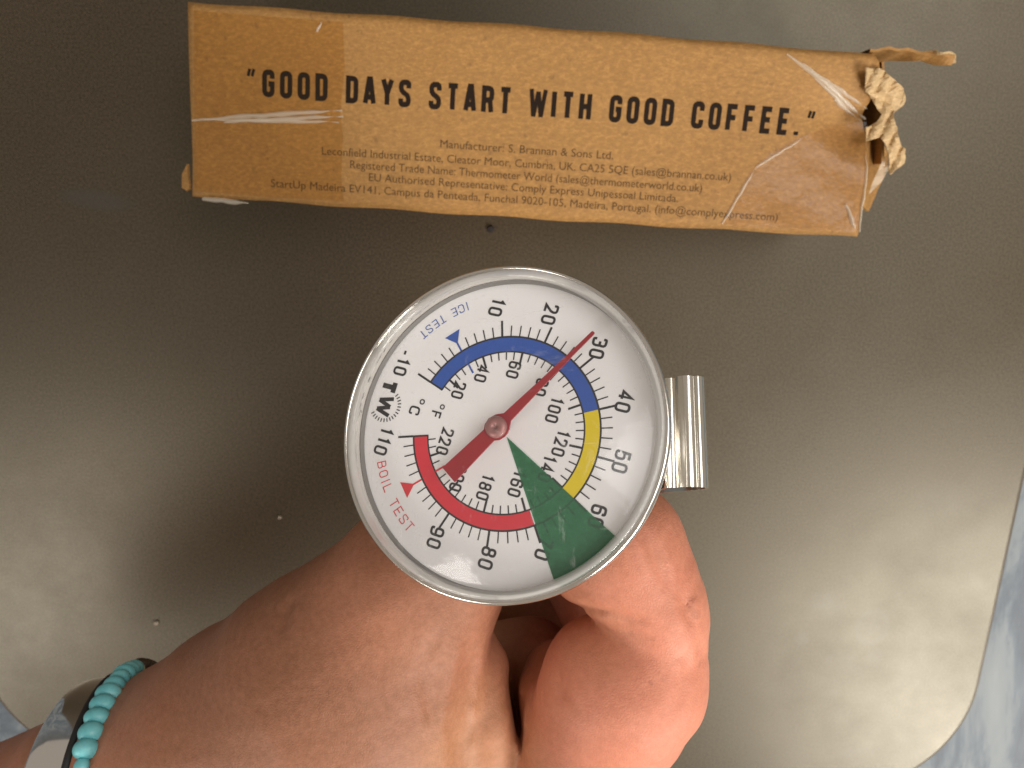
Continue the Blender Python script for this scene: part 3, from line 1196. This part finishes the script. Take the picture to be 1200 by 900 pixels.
def seg(field, a, b, ra, rb, k, flat=None):
    """smooth-union a tapered capsule into the field, working only near it"""
    pad = max(k * 1.2, 3) + 4
    mn = np.minimum(a - ra, b - rb) - pad
    mx = np.maximum(a + ra, b + rb) + pad
    i0 = np.clip(((mn - lo) / VOX).astype(int), 0, shape - 1)
    i1 = np.clip(((mx - lo) / VOX).astype(int) + 2, 1, shape)
    if (i1 <= i0).any():
        return
    X = ax[0][i0[0]:i1[0], None, None]
    Y = ax[1][None, i0[1]:i1[1], None]
    Z = ax[2][None, None, i0[2]:i1[2]]
    ba = b - a
    den = float(ba @ ba) + 1e-9
    t = np.clip(((X - a[0]) * ba[0] + (Y - a[1]) * ba[1] + (Z - a[2]) * ba[2]) / den, 0, 1)
    t = t * t * (3 - 2 * t) * 0.35 + t * 0.65
    d = np.sqrt((X - a[0] - t * ba[0]) ** 2 + (Y - a[1] - t * ba[1]) ** 2 + (Z - a[2] - t * ba[2]) ** 2) - (ra + (rb - ra) * t)
    sl = field[i0[0]:i1[0], i0[1]:i1[1], i0[2]:i1[2]]
    if k > 0:
        h = np.maximum(k - np.abs(sl - d), 0) / k
        sl[...] = np.minimum(sl, d) - h * h * k * 0.25
    else:
        sl[...] = np.minimum(sl, d)


def chain(field, pts, k):
    for p, q in zip(pts[:-1], pts[1:]):
        seg(field, cc(*p[:3]), cc(*q[:3]), p[3], q[3], k)


def new():
    return np.full(tuple(shape), 60.0, np.float32)


def smin(a, b, k):
    h = np.maximum(k - np.abs(a - b), 0) / k
    return np.minimum(a, b) - h * h * k * 0.25


# thumb side: forearm, wrist, ball of the thumb, thumb
f1 = new()
WR = (150, 954, 166)
ARM0 = (-260, 1118, 192)
chain(f1, [(*ARM0, 26.5), (*WR, 25.2)], 4)
chain(f1, [(*WR, 25.2), (310, 868, 147, 23.2), (408, 800, 138, 20.5)], 4)
chain(f1, [(408, 800, 137, 21), (482, 698, 133, 12.6), (545, 600, 134, 10.5), (612, 535, 137, 8.0)], 10)
chain(f1, [(310, 930, 164, 22), (470, 920, 156, 24), (560, 960, 156, 24)], 8)
chain(f1, [(470, 820, 138, 15), (500, 930, 142, 16)], 10)
# index finger, folded at the middle joint
f2 = new()
chain(f2, [(600, 1040, 152, 18), (660, 960, 140, 13.5), (692, 880, 132, 11.2), (727, 806, 126.0, 12.0), (752, 784, 125.5, 9.0)], 5)
f3 = new()
chain(f3, [(778, 768, 125, 6.2), (768, 705, 121.5, 6.6), (728, 640, 122, 9.2), (702, 622, 125, 9.4)], 4)
chain(f3, [(758, 678, 121.5, 6.6), (735, 668, 122, 7.4), (702, 652, 126, 8.4)], 4)
chain(f3, [(702, 622, 125, 9.4), (664, 570, 136, 8.0)], 3)
idx = smin(f2, f3, 0.9)
f9 = new()
chain(f9, [(775, 735, 121, 6.0), (760, 800, 122, 8.0)], 2)
idx = smin(idx, f9, 5.0)
# the other three fingers below it
f4 = new()
for k, (dd, sc) in enumerate(((18, 1.0), (35, 0.95), (50, 0.82))):
    D0 = 126 + dd
    chain(f4, [(600, 985, D0 + 24, 13.0 * sc), (735, 835, D0 + 4, 10.8 * sc), (742, 775, D0 + 2, 10.4 * sc)], 4)
    chain(f4, [(742, 770, D0 + 2, 10.2 * sc), (712, 700, D0 + 6, 9.6 * sc), (668, 640, D0 + 12, 9.0 * sc), (628, 640, D0 + 16, 8.0 * sc)], 3)
# palm and the skin web between thumb and index
f5 = new()
chain(f5, [(470, 940, 172, 24), (600, 1000, 172, 22)], 10)
chain(f5, [(560, 880, 168, 18), (690, 960, 166, 17)], 10)
f6 = new()
chain(f6, [(561, 756, 139, 3.2), (567, 790, 136, 4.0), (567, 850, 133.5, 5.0), (570, 930, 136, 8.0)], 5)
f7 = new()
chain(f7, [(652, 785, 142.5, 5.6), (657, 825, 137, 7.2), (690, 888, 133, 10.4), (680, 960, 139, 13.5)], 4)
f8 = new()
chain(f8, [(570, 690, 196, 15), (630, 700, 198, 16), (690, 720, 192, 15)], 4)
chain(f8, [(560, 772, 158, 7.5), (622, 776, 156, 8), (640, 805, 153, 8)], 4)
fld = smin(f1, f6, 1.6)
fld = smin(fld, f5, 14)
f27 = smin(idx, f7, 2.0)
fld = smin(fld, f27, 1.6)
fld = smin(fld, f8, 3.0)
fld = smin(fld, f4, 1.8)
del f9, f1, f2, f3, f4, f5, f6, f7, f8, idx, f27

# creases pressed into the near side along picture-space lines
PXg = 600 + F * ax[0][:, None, None] / ax[2][None, None, :]
PYg = 450 - F * ax[1][None, :, None] / ax[2][None, None, :]


def crease(pts, depth, width, dmax, fade=4.0):
    pts = np.array(pts, np.float32)
    x0, x1 = pts[:, 0].min() - 7 * width, pts[:, 0].max() + 7 * width
    y0, y1 = pts[:, 1].min() - 7 * width, pts[:, 1].max() + 7 * width
    kz = int((dmax - lo[2]) / VOX)
    corners = [cc(x, y, d) for x in (x0, x1) for y in (y0, y1) for d in (108, dmax)]
    mn, mx = np.min(corners, 0), np.max(corners, 0)
    i0 = np.clip(((mn - lo) / VOX).astype(int), 0, shape - 1)
    i1 = np.clip(((mx - lo) / VOX).astype(int) + 2, 1, shape)
    px = PXg[i0[0]:i1[0], :, :kz]
    py = PYg[:, i0[1]:i1[1], :kz]
    best = None
    for k, (a, b) in enumerate(zip(pts[:-1], pts[1:])):
        ba = b - a
        t = np.clip(((px - a[0]) * ba[0] + (py - a[1]) * ba[1]) / float(ba @ ba), 0, 1)
        d2 = (px - a[0] - t * ba[0]) ** 2 + (py - a[1] - t * ba[1]) ** 2
        u = (k + t) / (len(pts) - 1)
        w = np.exp(-d2 / (width * width)) * np.minimum(1, 4 * (u + 0.03)) * np.minimum(1, fade * (1.03 - u))
        w = w - 0.30 * np.exp(-d2 / (9 * width * width)) * np.clip(4 * u, 0, 1) * np.clip(4 * (1 - u), 0, 1)
        best = w if best is None else np.where(np.abs(w) > np.abs(best), w, best)
    fld[i0[0]:i1[0], i0[1]:i1[1], :kz] += depth * best


crease([(662, 709), (690, 712), (718, 717), (752, 727), (796, 738)], 0.8, 5.5, 138, 1.7)
crease([(728, 735), (752, 744), (776, 748)], 0.4, 6, 134)
crease([(796, 700), (806, 722), (812, 735)], 0.45, 6, 136)
crease([(803, 780), (800, 805), (790, 830)], 0.35, 7, 140)
crease([(806, 640), (800, 690), (812, 740)], 0.5, 10, 135)
crease([(650, 790), (660, 812), (672, 832)], 0.7, 6, 150, 2)
crease([(552, 748), (547, 795), (541, 850), (536, 905)], 1.0, 12, 150)
crease([(522, 770), (508, 810), (505, 850)], 0.5, 13, 150)
crease([(597, 770), (603, 824), (609, 862), (618, 905)], 2.2, 8, 155, 2)
crease([(345, 700), (335, 720), (328, 745)], 0.6, 7, 150)
crease([(515, 735), (500, 770), (492, 815)], 0.4, 9, 150)
crease([(535, 800), (529, 850), (530, 900)], 0.5, 8, 150)
crease([(812, 690), (806, 705), (796, 716)], 0.35, 5, 140)
crease([(816, 760), (802, 768), (788, 770)], 0.3, 5, 140)
crease([(818, 742), (822, 770), (816, 795)], 0.5, 6, 140)
crease([(806, 765), (811, 800)], 0.4, 6, 140)
crease([(745, 610), (768, 650), (786, 700)], 0.5, 9, 135)
# the whole skin is a little uneven
gx = ax[0][:, None, None]
gy = ax[1][None, :, None]
gz_ = ax[2][None, None, :]
fld += (0.10 * np.sin(gx * 0.31 + gy * 0.17 + 1) * np.sin(gy * 0.27 - gz_ * 0.2) + 0.07 * np.sin(gx * 0.63 - gy * 0.48 + gz_ * 0.3) * np.sin(gy * 0.71 + gx * 0.2 + 2)).astype(np.float32)


def surface_nets(f):
    ins = f < 0
    n = np.array(f.shape)
    c = [ins[i:n[0] - 1 + i, j:n[1] - 1 + j, k:n[2] - 1 + k] for i in (0, 1) for j in (0, 1) for k in (0, 1)]
    cnt = sum(x.astype(np.int8) for x in c)
    act = (cnt > 0) & (cnt < 8)
    ii = np.argwhere(act)
    index = -np.ones(act.shape, np.int64)
    index[act] = np.arange(len(ii))
    acc = np.zeros((len(ii), 3))
    num = np.zeros(len(ii))
    cor = [(i, j, k) for i in (0, 1) for j in (0, 1) for k in (0, 1)]
    for a in range(8):
        for b in range(a + 1, 8):
            pa, pb = np.array(cor[a]), np.array(cor[b])
            if np.abs(pa - pb).sum() != 1:
                continue
            va = f[tuple((ii + pa).T)]
            vb = f[tuple((ii + pb).T)]
            m = (va < 0) != (vb < 0)
            t = np.where(m, va / (va - vb + 1e-12), 0)
            acc += np.where(m[:, None], pa + t[:, None] * (pb - pa), 0)
            num += m
    vert = ii + acc / num[:, None]
    faces = []
    for d in range(3):
        u, v = (d + 1) % 3, (d + 2) % 3
        s0 = [slice(1, -1)] * 3
        s0[d] = slice(0, -1)
        s1 = list(s0)
        s1[d] = slice(1, None)
        A, Bq = ins[tuple(s0)], ins[tuple(s1)]
        w = np.argwhere(A != Bq)
        off = np.array([1, 1, 1])
        off[d] = 0
        w = w + off
        flip = ins[tuple(w.T)]
        du, dv_ = np.zeros(3, int), np.zeros(3, int)
        du[u], dv_[v] = 1, 1
        q = [index[tuple((w - x).T)] for x in (0 * du, du, du + dv_, dv_)]
        q = np.stack(q, 1)
        q[flip] = q[flip][:, ::-1]
        faces.append(q)
    return vert, np.concatenate(faces)


hv, hf = surface_nets(fld)
hv = hv * VOX + lo
cw = np.array([RT, UP, FWD])
hv = hv @ cw + np.array(CAM)
print('hand verts', len(hv), 'faces', len(hf), 'bad', int((hf < 0).sum()))
hf = hf[(hf >= 0).all(1)][:, ::-1]
WO = P(150, 954, 166)
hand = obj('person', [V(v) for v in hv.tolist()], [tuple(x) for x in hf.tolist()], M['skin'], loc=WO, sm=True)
cs = hand.modifiers.new('soft', 'SMOOTH')
cs.factor = 0.5
cs.iterations = 3
tag(hand, 'bare tanned hand and wrist gripping the thermometer stem just under the dial', 'person')

# ------------------------------------------------------------------ bracelets round the wrist
W0, W1 = P(*ARM0), P(*WR)
AXD = (W1 - W0).normalized()
ALEN = (W1 - W0).length
TOC = (CAM - W1).normalized()
_r = ray(*WR[:2]).normalized()
_e = RT * 1.0 + UP * 0.03
AXR = ((_e - _r * _e.dot(_r)).normalized() * 0.965 - _r * 0.26).normalized()      # the bracelets sit a little askew on the arm
EU = (TOC - AXR * TOC.dot(AXR)).normalized()      # ring direction facing the camera
EV = AXR.cross(EU)


from mathutils.bvhtree import BVHTree
bvh = BVHTree.FromPolygons(hv.tolist(), hf.tolist())
_prof = {}


def ring_rad(s0, a):
    """radius of the wrist at station s0 and angle a, from the skin itself, smoothed round the ring"""
    key = round(s0, 2)
    if key not in _prof:
        rad = []
        for q in range(72):
            aa = math.radians(q * 5)
            d = EU * math.cos(aa) + EV * math.sin(aa)
            o = W0 + AXD * s0
            h = bvh.ray_cast(o + d * 60, -d)
            rad.append(60 - h[3] if h[0] is not None else 24.5)
        for _ in range(3):
            rad = [(rad[q - 1] + 2 * rad[q] + rad[(q + 1) % 72]) / 4 for q in range(72)]
        _prof[key] = rad
    t = (math.degrees(a) % 360) / 5
    q = int(t) % 72
    return _prof[key][q] * (1 - (t - int(t))) + _prof[key][(q + 1) % 72] * (t - int(t))


def ringpt(s, a, dr, off=0.0):
    r = ring_rad(s, a) + dr
    return W0 + AXD * s + AXR * off + (EU * math.cos(a) + EV * math.sin(a)) * r


def arm_s(px, py):
    """where along the arm the surface point seen at a picture point lies"""
    r = ray(px, py).normalized()
    # march
    for k in range(900, 2600):
        q = CAM + r * (k * 0.1)
        s = (q - W0).dot(AXD)
        if (q - W0 - AXD * s).length <= 26.5:
            return s
    return ALEN


SB = arm_s(96, 870) - 14.2
SC = SB - 8.2
print('arm s', SB, SC, ALEN)
vs, N = [], 160
pf = [(-5.4, 0.5), (-5.6, 1.2), (-5.2, 1.7), (-3, 2.15), (0, 2.3), (3, 2.15), (5.2, 1.7), (5.6, 1.2), (5.4, 0.5)]
for i in range(N):
    a = 2 * math.pi * i / N
    for ds, dr in pf:
        vs.append(ringpt(SC, a, dr, ds))
cuff = obj('cuff_bracelet', vs, grid_faces(N, len(pf), cu=True, cv=True), M['silver'], loc=W0 + AXD * SC, sm=True)
tag(cuff, 'wide polished silver cuff on the wrist at the edge of the photo', 'bracelet')

bb = thing('bead_bracelet', 'turquoise bead bracelet with gold spacer beside the silver cuff', 'bracelet', W0 + AXD * SB)


def bead(name, a, rx, rt, m, dr=1.5, hole=0.25, tilt=0.0):
    """rondelle bead strung along the ring: radius rx across, half-thickness rt along the string"""
    c = ringpt(SB, a, dr)
    tang = (-EU * math.sin(a) + EV * math.cos(a)).normalized()
    out = (EU * math.cos(a) + EV * math.sin(a)).normalized()
    side = tang.cross(out)
    vs, nu, nv_ = [], 12, 20
    for i in range(nu + 1):
        t = -math.pi / 2 + math.pi * i / nu
        rr_ = max(hole, rx * math.cos(t) ** 0.62 if math.cos(t) > 0 else 0)
        for j in range(nv_):
            b = 2 * math.pi * j / nv_
            vs.append(c + tang * (rt * math.sin(t)) + (out * math.cos(b) * 0.95 + side * math.sin(b)) * rr_)
    return obj(name, vs, grid_faces(nu + 1, nv_, cv=True), m, bb, sm=True)


def ring_ang(px, py):
    best = min(((((P_ := ringpt(SB, math.radians(k), 1.5)) - CAM), k) for k in range(-100, 100)),
               key=lambda q: (600 + F * q[0].dot(RT) / q[0].dot(FWD) - px) ** 2 + (450 - F * q[0].dot(UP) / q[0].dot(FWD) - py) ** 2)
    return math.radians(best[1])


a_top, a_bot = ring_ang(113, 806), ring_ang(95, 876)
print('bead angles', math.degrees(a_top), math.degrees(a_bot))
rr = random.Random(3)
sgn = 1 if a_bot > a_top else -1
da = 2.05 / 26
step_n = 10
a_top = a_bot - sgn * da * (step_n - 1)
for k in range(step_n):
    bead('bead', a_top + sgn * da * k, 2.3 + rr.uniform(-.28, .22), 1.58 + rr.uniform(-.15, .15), M['turquoise'])
bead('spacer', a_top - sgn * da * 0.8, 1.7, 0.55, M['gold'])
for k in range(1, 6):
    bead('dark_bead', a_top - sgn * da * (0.7 + 1.15 * k), 2.5, 1.5, M['dark_bead'])
bead('cord_knot', a_bot + sgn * da * 0.95, 1.35, 1.3, M['turquoise'])
vs, N = [], 120
for i in range(N):
    a = 2 * math.pi * i / N
    for j in range(8):
        b = 2 * math.pi * j / 8
        vs.append(ringpt(SB, a, 1.3 + 0.5 * math.cos(b), 0.5 * math.sin(b)))
obj('cord', vs, grid_faces(N, 8, cu=True, cv=True), M['cord'], bb, sm=True)
vs = []
for i in range(N):
    a = 2 * math.pi * i / N
    for j in range(8):
        b = 2 * math.pi * j / 8
        vs.append(ringpt(SB, a, 0.7 + 0.7 * math.cos(b), -3.0 + 0.7 * math.sin(b)))
obj('bracelet_shadow', vs, grid_faces(N, 8, cu=True, cv=True), M['shadow_strip'], bb, sm=True)  # black strip painting in the shadow between cuff and beads

for o in bpy.data.objects:
    if '_o' in o.keys():
        del o['_o']
